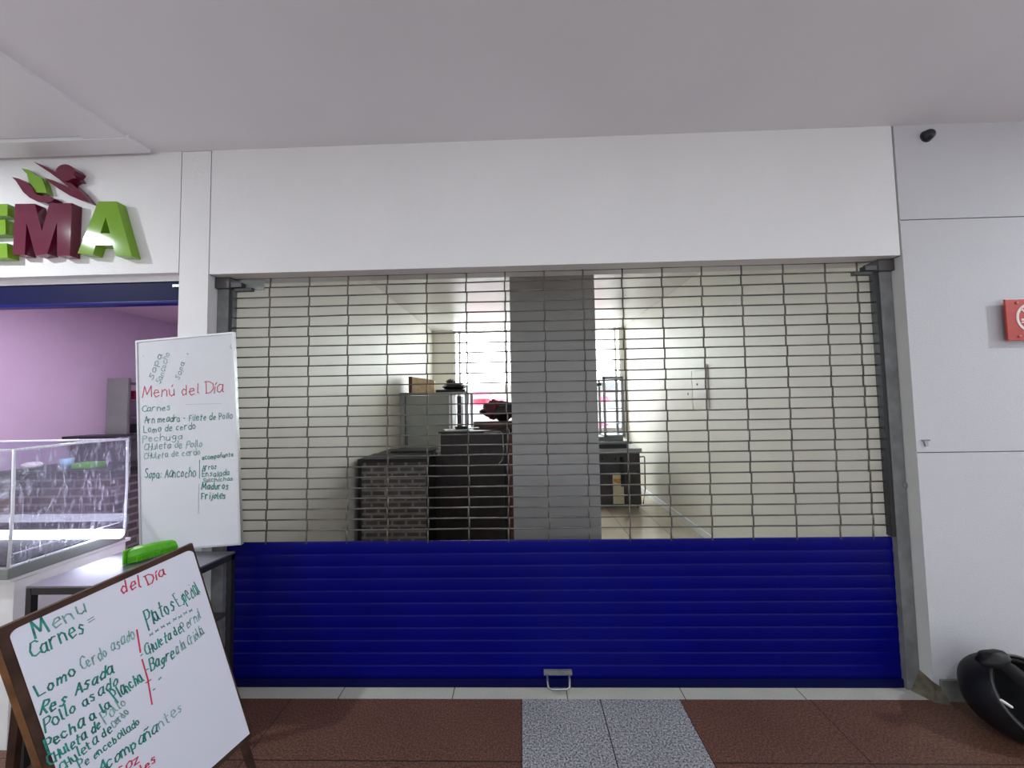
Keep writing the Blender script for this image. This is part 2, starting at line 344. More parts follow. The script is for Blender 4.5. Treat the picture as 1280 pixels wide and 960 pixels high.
# ------------------------------------------------------------------ ceiling lamps (outside the frame)
for i, (x, y, p) in enumerate(LAMPS):
    t = thing('ceiling_downlight', ('round downlight in the corridor ceiling by the left kiosk', 'round downlight in the corridor ceiling over the grey floor strip', 'round downlight in the corridor ceiling by the right wall')[i], 'lamp', (x, y, 2.93), 'corridor downlights')
    n = 24
    MB().tube([(x+0.12*math.cos(2*math.pi*k/n), y+0.12*math.sin(2*math.pi*k/n), 2.925) for k in range(n)], 0.012, closed=True).build('rim', M['white'], t)
    MB().prism([(x+0.11*math.cos(2*math.pi*k/n), y+0.11*math.sin(2*math.pi*k/n), 2.915) for k in range(n)], (0, 0, 0.012)).build('diffuser', M['lampface'], t)
t = thing('added_kiosk_light', 'unseen square light panel added to brighten the kiosk interior', 'lamp', (-3.6, 3.0, 2.8))  # unseen panel added to go with the kiosk fill light
MB().box(-3.9, -3.3, 2.7, 3.3, 2.785, 2.80).build('frame', M['white'], t)
MB().box(-3.87, -3.33, 2.73, 3.27, 2.778, 2.786).build('diffuser', M['lampface'], t)

# ------------------------------------------------------------------ rolling shutter
sh = thing('rolling_shutter', 'closed rolling shutter with open metal grille above solid blue slats', 'shutter', (0.15, YS, 0))
X0, X1 = -1.645, 1.93
for s_, a, b in ((1, -1.70, -1.612), (-1, 1.912, 2.0)):
    g = MB(); xo, xi = (a, b) if s_ == 1 else (b, a)
    lo, hi = min(xo, xi), max(xo, xi)
    slot = 0.022
    if s_ == 1: g.box(lo+0.001, hi-slot, YS-0.03, YS+0.02, 0.001, FZ-0.05, 0.002)
    else: g.box(lo+slot, hi-0.001, YS-0.03, YS+0.02, 0.001, FZ-0.05, 0.002)
    go = g.build('guide_rail', M['guide'], sh)
    q = MB()
    if s_ == 1: q.box(hi-slot, hi-0.003, YS-0.026, YS+0.008, 0.765, FZ-0.05)
    else: q.box(lo+0.003, lo+slot, YS-0.026, YS+0.008, 0.765, FZ-0.05)
    q.build('slot_shade_strip', M['black'], go)  # solid black strip standing in for the shade inside the guide slot
ROD0, PITCH = 2.233, 0.0566
rz = [ROD0-PITCH*k for k in range(26)]
for k, z in enumerate(rz):
    a, b = random.uniform(-.002, .002), random.uniform(-.002, .002)
    pts = [(X0+(X1-X0)*i/16, YS+random.uniform(-.002, .002), z+a*(1-i/16)+b*i/16+random.uniform(-.001, .001)) for i in range(17)]
    MB().tube(pts, 0.0042, 6).build('rod', M['rod'], sh, True)
for x in (-1.416, -1.19, -0.967, -0.744, -0.521, -0.297, -0.081, 0.136, 0.353, 0.570, 0.787, 1.003, 1.219, 1.444, 1.671, 1.840):
    g = MB(); zz = [FZ+0.01]+rz+[0.75]
    off = 0
    for i in range(len(zz)-1):
        off = 0.0022*(1 if i % 2 else -1)+random.uniform(-.0012, .0012)
        g.tube([(x+off, YS-0.004, zz[i]+0.004), (x+off-0.001, YS-0.004, zz[i+1]-0.004)], 0.0042, 6)
    g.build('link_chain', M['rod'], sh, True)
NS = 11; H = (0.757-0.045)/NS
for k in range(NS):
    z0 = 0.045+k*H; prof = []
    for i in range(9):
        t_ = i/8; y = YS-0.006-0.0018*math.sin(math.pi*t_/0.93) if t_ < 0.93 else YS-0.003
        prof.append((X0, y, z0+H*t_))
    back = [(X0, YS+0.004, z0+H-0.0005), (X0, YS+0.004, z0)]
    MB().prism(prof+back, (X1-X0, 0, 0)).build('slat', M['blue'], sh)
MB().box(X0, X1, YS-0.018, YS+0.012, 0.002, 0.045, 0.004).build('bottom_bar', M['bluedark'], sh)
hz = MB(); hz.box(0.088, 0.236, YS-0.028, YS-0.010, 0.070, 0.092, 0.003)
ho = hz.build('handle_plate', M['guide'], sh)
MB().tube([(0.105, YS-0.03, 0.075), (0.108, YS-0.06, 0.035), (0.125, YS-0.064, 0.028), (0.20, YS-0.064, 0.028), (0.217, YS-0.06, 0.035), (0.220, YS-0.03, 0.075)], 0.006).build('handle', M['steel'], ho, True)
# lock housings and bolts on both guide heads
for s_, e in ((1, -1.70), (-1, 2.0)):
    def bx(a, b, *r): return (min(e+s_*a, e+s_*b), max(e+s_*a, e+s_*b))+r
    l = MB(); l.box(*bx(0.002, 0.085, YS-0.05, YS+0.04, 2.165, 2.225), bev=0.004); l.box(*bx(0.085, 0.15, YS-0.045, YS-0.01, 2.17, 2.195), bev=0.002)
    lo = l.build('lock_housing', M['darkgrey'], sh)
    MB().box(*bx(0.10, 0.20, YS-0.035, YS-0.012, 2.150, 2.168)).build('lock_bolt', M['black'], lo)
    if s_ == 1: MB().box(*bx(0.12, 0.255, YS-0.012, YS-0.008, 2.16, 2.222)).build('lock_plate', M['steeldull'], lo)

# rolled blue shutter over the kiosk opening
t = thing('rolled_shutter', 'dark blue rolled-up shutter edge hanging over the left kiosk opening', 'shutter', (-3.5, 2.0, 2.1))
MB().box(-5.9, -1.868, 1.995, 2.03, 2.105, 2.215, 0.004).build('slat', M['bluedark'], t)
MB().box(-5.9, -1.868, 1.985, 2.035, 2.088, 2.105, 0.003).build('bottom_bar', M['blue'], t)
MB().box(-1.93, -1.872, 1.97, 1.994, 2.175, 2.19).build('stop_bracket', M['steel'], t)

# ------------------------------------------------------------------ channel letters and emblem
def Zp(L, Y): return [at(x/6.4, 190+y/6.4, Y=Y) for x, y in L]
def letter(name, label, outline, holes, m, Y=1.892, th=0.047):
    o = MB().prism(Zp(outline, Y), (0, th, 0), [Zp(h, Y) for h in holes]).build(name, m)
    return tag(o, label, 'sign letter', None)
letter('sign_letter', 'green letter E cut off at the left edge of the fascia', [(-290, 425), (60, 415), (60, 510), (-150, 515), (-150, 545), (42, 540), (45, 655), (-150, 662), (-150, 735), (55, 730), (60, 845), (-290, 850)], [], M['green'])
letter('sign_letter', 'maroon letter M on the fascia above the kiosk', [(120, 415), (278, 413), (335, 632), (395, 410), (575, 408), (558, 830), (457, 830), (456, 560), (378, 815), (283, 828), (212, 565), (197, 822), (102, 820)], [], M['maroon'])
letter('sign_letter', 'green letter A rightmost on the kiosk fascia', [(785, 395), (932, 395), (1055, 832), (925, 830), (902, 745), (765, 745), (742, 820), (620, 810)], [[(845, 520), (880, 650), (803, 650)]], M['green'])
em = thing('sign_emblem', 'maroon and green leaf and fruit emblem above the sign letters', 'emblem', at(60, 235, Y=1.94))
def leaf(name, L, m, Y=1.902, th=0.036): return MB().prism(Zp(L, Y), (0, th, 0)).build(name, m, em)
leaf('leaf', [(95, 200), (150, 212), (215, 240), (255, 285), (285, 335), (330, 350), (380, 342), (440, 375), (405, 398), (365, 408), (300, 398), (235, 365), (185, 320), (155, 275), (130, 235)], M['maroon'])
leaf('green_leaf', [(170, 130), (225, 140), (275, 180), (330, 205), (350, 250), (375, 330), (330, 325), (290, 325), (262, 280), (232, 240), (215, 175)], M['green'], 1.91, 0.029)
leaf('blade', [(265, 75), (340, 105), (430, 150), (520, 205), (590, 265), (650, 320), (725, 410), (665, 365), (560, 290), (480, 225), (400, 165), (330, 120)], M['maroon'])
leaf('blade', [(352, 205), (430, 228), (520, 268), (610, 325), (720, 408), (650, 388), (560, 350), (470, 295), (400, 245)], M['maroon'], 1.91, 0.029)
fr_ = [(520+78*math.cos(a), 165+68*math.sin(a)) for a in [i*2*math.pi/16 for i in range(16)]]
fr_[15] = (605, 150); fr_[1] = (608, 212); fr_[0] = (585, 178)
leaf('fruit', fr_, M['maroon'], 1.89, 0.049)

# ------------------------------------------------------------------ stroke handwriting
G = {
 'A': ['0,0 2,6 4,0', '0.8,2.2 3.2,2.2'], 'B': ['0,0 0,6 2.4,6 3.3,4.8 2.3,3.3 0,3.2', '2.3,3.3 3.6,1.8 2.5,0 0,0'], 'C': ['4,5 2.8,6 1,5.4 0,3 0.6,0.8 2,0 4,1'],
 'D': ['0.4,0 0.4,6', '-0.4,6 2.2,6 4,4.4 4,2 2.4,0 0,0'], 'E': ['3,6 0,6 0,0 3,0', '0,3.2 2.4,3.2'], 'F': ['0,0 0,6 3.2,6', '0,3.2 2.2,3.2'],
 'H': ['0,0 0,6', '3,6 3,0', '0,3 3,3'], 'L': ['0,6 0,0 3,0'], 'M': ['0,0 0.6,6 2.4,1.5 4.2,6 5,0'], 'P': ['0.3,-1 0.3,6 2.8,6 3.6,4.6 2.6,3 0.3,2.8'],
 'R': ['0,0 0.4,6 2.8,6 3.4,4.8 2.6,3.4 0.4,3.1 3.4,0'], 'S': ['3.4,5.2 2.2,6 0.8,5.2 1,3.8 2.8,2.6 3,1 1.6,0 0,0.8'], 'I': ['0,6 3,6', '1.5,6 1.5,0', '0,0 3,0'],
 'a': ['2.8,3.6 1.2,4 0,2.6 0.2,0.6 1.4,0 2.6,1.2 2.9,3.8 2.8,0.4 3.5,0'], 'b': ['0,6 0,0', '0,2.6 1.6,3.6 2.8,2 1.8,0 0,0.4'], 'c': ['2.8,3.2 1.6,4 0.2,3 0.1,1 1.4,0 2.9,0.8'],
 'd': ['2.8,6 2.8,0', '2.8,2.8 1.2,3.8 0,2 1,0 2.8,1'], 'e': ['0.2,2 2.8,2.4 2.2,3.8 0.8,3.8 0,2 1,0 2.9,0.6'], 'f': ['2.6,5.6 1.6,6 1,5 1,0', '0,3.4 2.4,3.4'],
 'g': ['2.6,3.4 1.2,4 0,2.6 1,0.8 2.6,1.6 2.7,3.8 2.6,-1.2 1,-2 0,-1.2'], 'h': ['0,6 0,0', '0,2.6 1.4,3.8 2.6,2.8 2.8,0'], 'i': ['0.5,3.8 0.6,0', '0.6,5.2 0.8,5.5'],
 'j': ['1.2,3.8 1.2,-1.2 0,-1.8', '1.3,5.2 1.5,5.5'], 'l': ['0.4,6 0.4,0.5 1.2,0'], 'm': ['0,3.8 0,0', '0,2.6 1.2,3.8 2,2.8 2,0', '2,2.6 3.2,3.8 4.2,2.8 4.3,0'],
 'n': ['0,3.8 0,0', '0,2.6 1.4,3.8 2.6,2.8 2.8,0'], 'o': ['1.4,4 0.1,2.6 0.4,0.6 1.6,0 2.9,1.4 2.6,3.4 1.4,4'], 'p': ['0,3.8 0,-2', '0,2.8 1.6,4 2.8,2.4 1.8,0.4 0,0.8'],
 'q': ['2.8,3.8 2.8,-2'], 'r': ['0,3.8 0,0', '0,2.4 1.2,3.8 2.4,3.6'], 's': ['2.6,3.4 1.2,4 0.4,3 2.2,1.6 1.6,0 0,0.4'], 't': ['1,6 1,0.6 2,0', '0,4 2.4,4'],
 'u': ['0,3.8 0.2,0.8 1.4,0 2.6,1', '2.7,3.8 2.8,0'], 'z': ['0,3.8 2.6,3.8 0,0 2.8,0'], 'ñ': ['0,3.8 0,0', '0,2.6 1.4,3.8 2.6,2.8 2.8,0', '0.4,5.2 1.2,5.6 2,5.2 2.8,5.6'],
 'ú': ['0,3.8 0.2,0.8 1.4,0 2.6,1', '2.7,3.8 2.8,0', '1.4,5 2.2,6'], 'í': ['0.5,3.8 0.6,0', '0.4,5 1.2,6'], '-': ['0,2.2 2,2.4'], '=': ['0,1.6 2.4,1.6', '0,3 2.4,3'], ':': ['0.3,0.5 0.5,0.7', '0.3,3 0.5,3.2'],
 '*': ['0,1 2.4,4', '2.4,1 0,4', '0,2.5 2.4,2.5'], '.': ['0.2,0.1 0.5,0.4'],
}
WID = {'M': 6.2, 'm': 5.6, 'i': 1.9, 'í': 2.0, 'l': 2.0, 'j': 2.4, ' ': 2.6, '.': 1.4, ':': 1.8}
class Panel:                     # a tilted flat board: origin, unit axes u (along) and v (up), outward normal n
    def __init__(s, o, u, v): s.o = Vector(o); s.u = Vector(u).normalized(); s.v = (Vector(v)-s.u*Vector(v).dot(s.u)).normalized(); s.n = s.u.cross(s.v); s.ink = 0.0012; s.part = None
    def hit(s, x, y):
        r = ray(x, y); t_ = (s.o-CAM).dot(s.n)/r.dot(s.n); p = CAM+r*t_-s.o
        return (p.dot(s.u), p.dot(s.v))
    def P(s, a, b, d=0.0): return s.o+s.u*a+s.v*b+s.n*d
def stroke(mb, pan, pts, wd, d=None):
    d = pan.ink if d is None else d
    for i in range(len(pts)-1):
        a = Vector(pts[i]); b = Vector(pts[i+1]); e = b-a
        if e.length < 1e-6: continue
        e.normalize(); nn = Vector((-e.y, e.x))*wd/2; a2 = a-e*wd*0.35; b2 = b+e*wd*0.35
        q = [a2-nn, b2-nn, b2+nn, a2+nn]
        mb.quad(*[pan.P(p.x, p.y, d) for p in q])
def write(ink, pan, text, p0, p1, cap, wd):
    mb = MB(); write_(mb, pan, text, p0, p1, cap, wd); mb.build('handwritten_line', ink, pan.part)
def write_(mb, pan, text, p0, p1, cap, wd):
    """text from photo point p0 to p1 (baseline), cap height in photo pixels"""
    a = Vector(pan.hit(*p0)); b = Vector(pan.hit(*p1))
    c = Vector(pan.hit(p0[0], p0[1]-cap)); h = abs((c-a).dot(Vector((-(b-a).y, (b-a).x)).normalized())) if cap else 0.03
    W = sum(WID.get(ch, 4.0) for ch in text); e = (b-a)/W; L = e.length*1.0; ed = e.normalized(); up = Vector((-ed.y, ed.x))
    sy = h/6; x = 0
    for ch in text:
        jit = random.uniform(-0.5, 0.5); sl = random.uniform(-0.05, 0.22); gs = random.uniform(0.85, 1.12)
        for st in G.get(ch, []):
            pts = []
            for q in st.split():
                gx, gy = map(float, q.split(','))
                pts.append(a+ed*(L*(x+gx*0.92*gs)+sl*gy*sy)+up*(sy*(gy*gs+jit+random.uniform(-.2, .2))))
            stroke(mb, pan, pts, wd)
        x += WID.get(ch, 4.0)
def pline(ink, pan, pix, wd): mb = MB(); stroke(mb, pan, [pan.hit(*p) for p in pix], wd); mb.build('marker_stroke', ink, pan.part)

# ------------------------------------------------------------------ metal table
TZ = 0.75
tc_ = [(-2.14, 1.565), (-1.555, 1.565), (-1.51, 1.925), (-2.125, 1.925)]
t = thing('metal_table', 'grey metal-topped table with black frame beside the blue shutter', 'table', (-1.83, 1.75, 0))
def slab(mb, cs, z0, z1): mb.prism([(x, y, z0) for x, y in cs], (0, 0, z1-z0)); return mb
slab(MB(), tc_, TZ-0.008, TZ).build('tabletop', M['tabletop'], t)
fr = MB()
for i in range(4):
    a = Vector((*tc_[i], TZ-0.024)); b = Vector((*tc_[(i+1) % 4], TZ-0.024)); d = (b-a).normalized(); n_ = Vector((-d.y, d.x, 0))
    fr.prism([a+Vector((0, 0, 0.015)), a-Vector((0, 0, 0.012)), a-Vector((0, 0, 0.012))+n_*0.022, a+Vector((0, 0, 0.015))+n_*0.022], b-a)
fr.build('apron', M['black'], t)
for i, (x, y) in enumerate(tc_):
    sx = 1 if x < -1.8 else -1; sy = 1 if y < 1.7 else -1
    MB().box(min(x, x+sx*0.024), max(x, x+sx*0.024), min(y, y+sy*0.024), max(y, y+sy*0.024), 0.0, TZ-0.012).build('leg', M['black'], t)
ins = [(-2.11, 1.595), (-1.575, 1.595), (-1.54, 1.915), (-2.11, 1.915)]
slab(MB(), ins, 0.43, 0.445).build('shelf', M['darkgrey'], t)
slab(MB(), ins, 0.11, 0.125).build('shelf', M['darkgrey'], t)
# black pot under the table
pt = thing('black_pot', 'round black pot on the lowest shelf of the metal table', 'pot', (-1.66, 1.78, 0.125))
MB().ell((-1.66, 1.78, 0.175), (0.085, 0.085, 0.05)).build('body', M['black'], pt, True)
MB().ell((-1.66, 1.78, 0.225), (0.018, 0.018, 0.014), 12, 8).build('knob', M['black'], pt, True)

# ------------------------------------------------------------------ tall whiteboard on the table
TL_, TR_ = at(170, 426, Y=1.924), at(291, 415, Y=1.924)
BL_, BR_ = at(172, 696, Y=1.910), at(300, 684, Y=1.910)
u_ = (TR_-TL_).normalized(); vb = ((TL_-BL_)+(TR_-BR_))/2
pan1 = Panel(TL_, u_, vb)
wd_ = (TR_-TL_).length*1.01; hh = (TL_.z-0.753)/pan1.v.z
pan1.o = TL_-pan1.v*hh
t = thing('tall_whiteboard', 'tall narrow whiteboard menu leaning on the pier, standing on the metal table', 'whiteboard', tuple(pan1.o))
def pbox(mb, pan, a0, a1, b0, b1, d0, d1): return mb.prism([pan.P(a0, b0, d0), pan.P(a1, b0, d0), pan.P(a1, b1, d0), pan.P(a0, b1, d0)], pan.n*(d1-d0))
pan1.part = pbox(MB(), pan1, 0.004, wd_-0.004, 0.004, hh-0.004, -0.012, 0.0).build('writing_surface', M['board'], t)
f = MB(); pbox(f, pan1, 0, wd_, hh-0.009, hh, -0.014, 0.004); pbox(f, pan1, 0, wd_, 0, 0.009, -0.014, 0.004); pbox(f, pan1, 0, 0.009, 0.009, hh-0.009, -0.014, 0.004); pbox(f, pan1, wd_-0.011, wd_, 0.009, hh-0.009, -0.014, 0.004)
f.build('frame', M['alu'], t)
g, gf, r, k = M['inkg'], M['inkf'], M['inkr'], M['inkgrey']
w0 = 0.0038
write(gf, pan1, 'Sopa', (191, 475), (204, 441), 0, w0); write(gf, pan1, 'Sancocho', (201, 480), (213, 440), 0, w0*0.8); write(gf, pan1, 'Sopa', (224, 475), (232, 452), 0, w0*0.8)
write(r, pan1, 'Menú del Día', (178, 498), (281, 490), 13, w0)
write(g, pan1, 'Carnes', (178, 515), (215, 512), 7, w0*.8)
write(g, pan1, 'Arn meadra - Filete de Pollo', (181, 529), (292, 523), 8, w0*.85)
write(g, pan1, 'Lomo de cerdo', (180, 541), (246, 536), 8, w0*.8)
write(gf, pan1, 'Pechuga', (178, 552), (230, 549), 8, w0*.85)
write(gf, pan1, 'CHuleta de Pollo', (180, 563), (254, 558), 8, w0*.85)
write(gf, pan1, 'CHuleta de cerdo', (180, 574), (252, 568), 8, w0*.8)
write(g, pan1, 'acompañante', (253, 575), (293, 570), 6, w0*.85)
write(g, pan1, 'Sopa: Aancocho', (181, 598), (246, 596), 11, w0*.9)
write(g, pan1, 'Arroz', (253, 588), (272, 586), 7, w0*.85)
write(g, pan1, 'Ensalada', (253, 596), (288, 594), 7, w0*.9)
write(g, pan1, 'Salchichas', (253, 603), (293, 600), 5, w0*.8)
write(g, pan1, 'Maduros', (252, 612), (287, 611), 8, w0*1.2)
write(g, pan1, 'Frijoles', (252, 624), (284, 623), 8, w0*1.2)
pline(g, pan1, [(249.5, 575), (249.5, 598)], w0*.7); pline(k, pan1, [(248.7, 605), (248.2, 642)], w0*.5)
pline(k, pan1, [(289, 431), (288, 434), (291, 437), (290.5, 440), (293, 441)], w0*.9); pline(k, pan1, [(234, 442), (235.5, 442.5)], w0*1.2); pline(k, pan1, [(179, 445), (180, 445)], w0*.8)
pline(k, pan1, [(232, 505.5), (277, 504.5)], w0*.3)


# ------------------------------------------------------------------ near menu easel
TL2, TR2, BR2 = Vector((-1.4060, 0.9956, 0.9023)), Vector((-1.2137, 1.3418, 0.9872)), Vector((-1.083, 1.378, 0.2585))
pan2 = Panel(BR2, TR2-TL2, TR2-BR2)
BW = (TR2-TL2).length; BH = (TR2-BR2).length
pan2.o = TR2-pan2.v*BH-pan2.u*BW
es = thing('menu_easel', 'tilted brown wooden easel with handwritten white menu panel, nearest to the camera', 'menu sign', (pan2.P(BW/2, 0)[0], pan2.P(BW/2, 0)[1], 0))
def rrect(pan, a0, a1, b0, b1, r_, d, cut=()):
    o = []
    for ci, (cx, cy, s0) in enumerate(((a1-r_, b1-r_, 0), (a0+r_, b1-r_, 1), (a0+r_, b0+r_, 2), (a1-r_, b0+r_, 3))):
        if ci in cut: o.append(pan.P((a1 if ci in (0, 3) else a0), (b1 if ci < 2 else b0), d)); continue
        for i in range(6):
            a = (s0+i/5)*math.pi/2; o.append(pan.P(cx+r_*math.cos(a), cy+r_*math.sin(a), d))
    return o
pan2.part = MB().prism(rrect(pan2, 0, BW, 0, BH, 0.018, 0.0, (3,)), pan2.n*0.004).build('menu_panel', M['board2'], es)
M['easelwood'] = mat('easel_wood', (0.05, 0.024, 0.016), 0.7, spec=0.2, var=0.5, scale=14)
M['easeledge'] = mat('easel_raw_edge', (0.13, 0.06, 0.025), 0.8, spec=0.2, var=0.35, scale=18)
pbox(MB(), pan2, -0.019, BW+0.006, -0.02, BH+0.018, -0.022, -0.001).build('backing_board', M['easelwood'], es)
pbox(MB(), pan2, -0.031, -0.0195, -0.02, BH+0.004, -0.024, 0.0).build('side_batten', M['easeledge'], es)
# four legs down to the floor
for a in (0.0, BW-0.03):
    p0 = pan2.P(a+0.015, 0.25, -0.036); p1 = pan2.P(a+0.015, 0.0, -0.036); dz = (p0-p1).normalized(); foot = p1-dz*(p1.z/dz.z); foot.z = 0.008
    MB().tube([p0, foot], 0.0135, 4).build('leg', M['easelwood'], es)
    p0 = pan2.P(a+0.015, BH-0.08, -0.037); q = p0-Vector((pan2.n.x, pan2.n.y, 0)).normalized()*0.27; q.z = 0.008
    MB().tube([p0, q], 0.0135, 4).build('leg', M['easelwood'], es)
w0 = 0.0036; pan2.ink = 0.0048
write(g, pan2, 'M', (44, 797), (66, 786), 22, w0*1.25)
write(gf, pan2, 'enu', (66, 786), (112, 762), 19, w0)
write(g, pan2, 'Carnes', (40, 824), (110, 788), 22, w0*1.05); write(gf, pan2, '=', (112, 780), (124, 773), 13, w0*.8)
write(r, pan2, 'del', (152, 743), (178, 733), 16, w0); write(r, pan2, 'Día', (184, 731), (209, 717), 14, w0)
write(g, pan2, 'Platos', (184, 784), (221, 761), 21, w0*1.1); write(g, pan2, 'Especial', (224, 759), (251, 741), 22, w0*.8)
write(gf, pan2, '********', (187, 796), (243, 762), 7, w0*.6)
write(g, pan2, 'Lomo', (48, 870), (98, 840), 16, w0*1.1); write(gf, pan2, 'Cerdo asado', (103, 838), (170, 796), 16, w0*.8)
write(g, pan2, 'Res', (50, 894), (85, 880), 18, w0*1.2); write(g, pan2, 'Asada', (94, 868), (144, 840), 16, w0*1.2)
write(g, pan2, 'Pollo asado', (56, 914), (150, 853), 16, w0*1.0)
write(g, pan2, 'Pecha a la', (58, 938), (141, 882), 16, w0*1.1); write(g, pan2, 'Plancha', (145, 876), (180, 849), 18, w0)
write(g, pan2, 'CHuleta de', (62, 956), (128, 907), 15, w0); write(gf, pan2, 'Pollo', (130, 903), (160, 877), 16, w0*.8)
write(g, pan2, 'CHuleta de', (76, 964), (142, 912), 14, w0*.9); write(gf, pan2, 'Cerdo', (142, 910), (162, 889), 14, w0*.8)
write(g, pan2, 'Pe encebollado', (100, 961), (176, 903), 12, w0*.8)
write(g, pan2, 'Acompaña', (124, 967), (198, 913), 16, w0*1.05); write(gf, pan2, 'ntes', (199, 911), (230, 885), 15, w0*.8)
write(r, pan2, 'Arroz', (122, 986), (178, 948), 14, w0); write(r, pan2, 'Frijoles', (140, 996), (198, 948), 13, w0)
write(g, pan2, '-CHuleta de', (177, 823), (228, 789), 14, w0*.95); write(gf, pan2, 'Pernil', (229, 789), (252, 772), 14, w0*.8)
write(g, pan2, '-Bagre', (182, 842), (219, 820), 15, w0*1.05); write(gf, pan2, 'a la Criolla', (220, 818), (256, 792), 15, w0*.8)
pline(r, pan2, [(170.5, 787), (175, 815)], w0*1.1); pline(r, pan2, [(177, 824), (184, 848), (186, 860), (189.5, 880)], w0); pline(r, pan2, [(182, 853), (188, 849)], w0)
pline(g, pan2, [(198, 849), (200.5, 846.5)], w0*1.2); pline(g, pan2, [(191, 862), (193, 860.5)], w0)


# ------------------------------------------------------------------ green pointed plastic case on the table
gc = thing('plastic_case', 'bright green pointed plastic case with ridged edge on the metal table', 'case', (-1.9, 1.78, 0.75))
A0 = at(159, 695, Z=TZ+0.036); A1 = at(238, 677, Z=TZ+0.036)
ax = (A1-A0); Ln = ax.length; ax.normalize(); sd = Vector((-ax.y, ax.x, 0)).normalized(); 
def cs(p, h, wd): return [p+sd*a*wd+Vector((0, 0, b*h)) for a, b in ((-0.5, -1), (0.5, -1), (0.6, 0), (0.35, 0.8), (0, 1), (-0.35, 0.8), (-0.6, 0))]
b_ = MB(); rings = []
for t_, h, wdt in ((0, .030, .05), (.03, .033, .055), (.25, .033, .055), (.5, .030, .05), (.75, .024, .04), (.93, .014, .026), (1.0, .004, .01)):
    rings.append([b_.bm.verts.new(q) for q in cs(A0+ax*Ln*t_+Vector((0, 0, (0.006*math.sin(t_*3.1)))), h, wdt)])
for i in range(len(rings)-1):
    for j in range(7): b_.bm.faces.new((rings[i][j], rings[i][(j+1) % 7], rings[i+1][(j+1) % 7], rings[i+1][j]))
b_.bm.faces.new(rings[0][::-1]); b_.bm.faces.new(rings[-1])
b_.build('shell', M['lime'], gc)
rd = MB()
for i in range(22):
    p = A0+ax*Ln*(0.14+0.76*i/22)+Vector((0, 0, -0.022+0.012*(i/22)))-sd*0.034*(1-0.4*i/22)
    rd.box(p.x-0.003, p.x+0.003, p.y-0.004, p.y+0.004, p.z-0.008, p.z+0.012)
rd.build('ridges', M['lime'], gc)
gl = MB(); p = A0+ax*Ln*0.07; gl.box(p.x-0.004, p.x+0.004, p.y-0.04, p.y+0.036, p.z-0.034, p.z+0.034); gl.build('hinge_band', M['lime'], gc)
# ------------------------------------------------------------------ display case on its counter
CX, C0, C1, ZB, ZT = -2.30, 1.62, 2.10, 0.80, 1.325
ct = thing('service_counter', 'white service counter under the lit display case', 'counter', (-2.9, 1.9, 0))
MB().box(-3.6, CX-0.012, C0+0.03, C1+0.02, 0.0, 0.735, 0.004).build('body', M['white'], ct)
MB().box(-3.62, CX-0.004, C0+0.01, C1+0.04, 0.735, 0.752, 0.003).build('countertop', M['white'], ct)
dc = thing('display_case', 'lit glass display case wrapped in clear film on the white counter', 'display case', (-2.8, 1.86, 0.752))
b = MB(); b.box(-3.5, CX+0.004, C0-0.004, C1+0.004, 0.752, ZB, 0.006); b.build('base', M['steeldull'], dc)
gp = MB()
gp.box(CX-0.004, CX, C0, C1, ZB, ZT); gp.box(-3.5, CX-0.004, C0, C0+0.004, ZB, ZT); gp.box(-3.5, CX-0.004, C1-0.004, C1, ZB, ZT); gp.box(-3.5, CX, C0, C1, ZT, ZT+0.004)
gp.build('glass', M['caseglass'], dc)
ed = MB(); r0 = 0.006
for y in (C0, C1): ed.tube([(CX, y, ZB), (CX+0.002, y+0.003, (ZB+ZT)/2), (CX, y, ZT)], r0)
ed.tube([(CX, C0, ZT), (CX, (C0+C1)/2, ZT+0.006), (CX, C1, ZT+0.003)], r0); ed.tube([(CX, C0, ZB+.005), (CX, C1, ZB+.005)], r0)
ed.tube([(-3.5, C0, ZT), (CX, C0, ZT)], r0); ed.tube([(-3.5, C1, ZT), (CX, C1, ZT)], r0)
ed.build('edge_strips', M['litedge'], dc, True)
fm = MB(); n = 24
for side in range(2):
    grid = []
    for i in range(n+1):
        row = []
        for j in range(n+1):
            a, c = i/n, j/n; nz = 0.008*noise.noise(Vector((a*5, c*4, side*7)))
            p = Vector((CX+0.014+nz, C0-0.006+(C1-C0+0.012)*a, ZB+0.005+(ZT-ZB+0.012)*c)) if side == 0 else Vector((-3.5+1.21*a, C0-0.014+nz, ZB+0.005+(ZT-ZB+0.012)*c))
            row.append(fm.bm.verts.new(p))
        grid.append(row)
    for i in range(n):
        for j in range(n): fm.bm.faces.new((grid[i][j], grid[i+1][j], grid[i+1][j+1], grid[i][j+1]))
fm.build('plastic_film', M['film'], dc, True)
q = at(85, 668, Y=1.95)
MB().tube([(-3.4, 1.95, q.z), (at(150, 664, Y=1.95).x, 1.95, q.z)], 0.024, 12).build('light_tube', M['tube'], dc, True)
MB().box(-3.48, CX-0.03, C0+0.02, C1-0.02, ZB+0.001, ZB+0.008, 0.002).build('tray', M['pad'], dc)
MB().box(CX-0.012, CX-0.006, C0+0.02, C1-0.02, ZB+0.055, ZB+0.060).build('inner_rail', M['litedge'], dc)

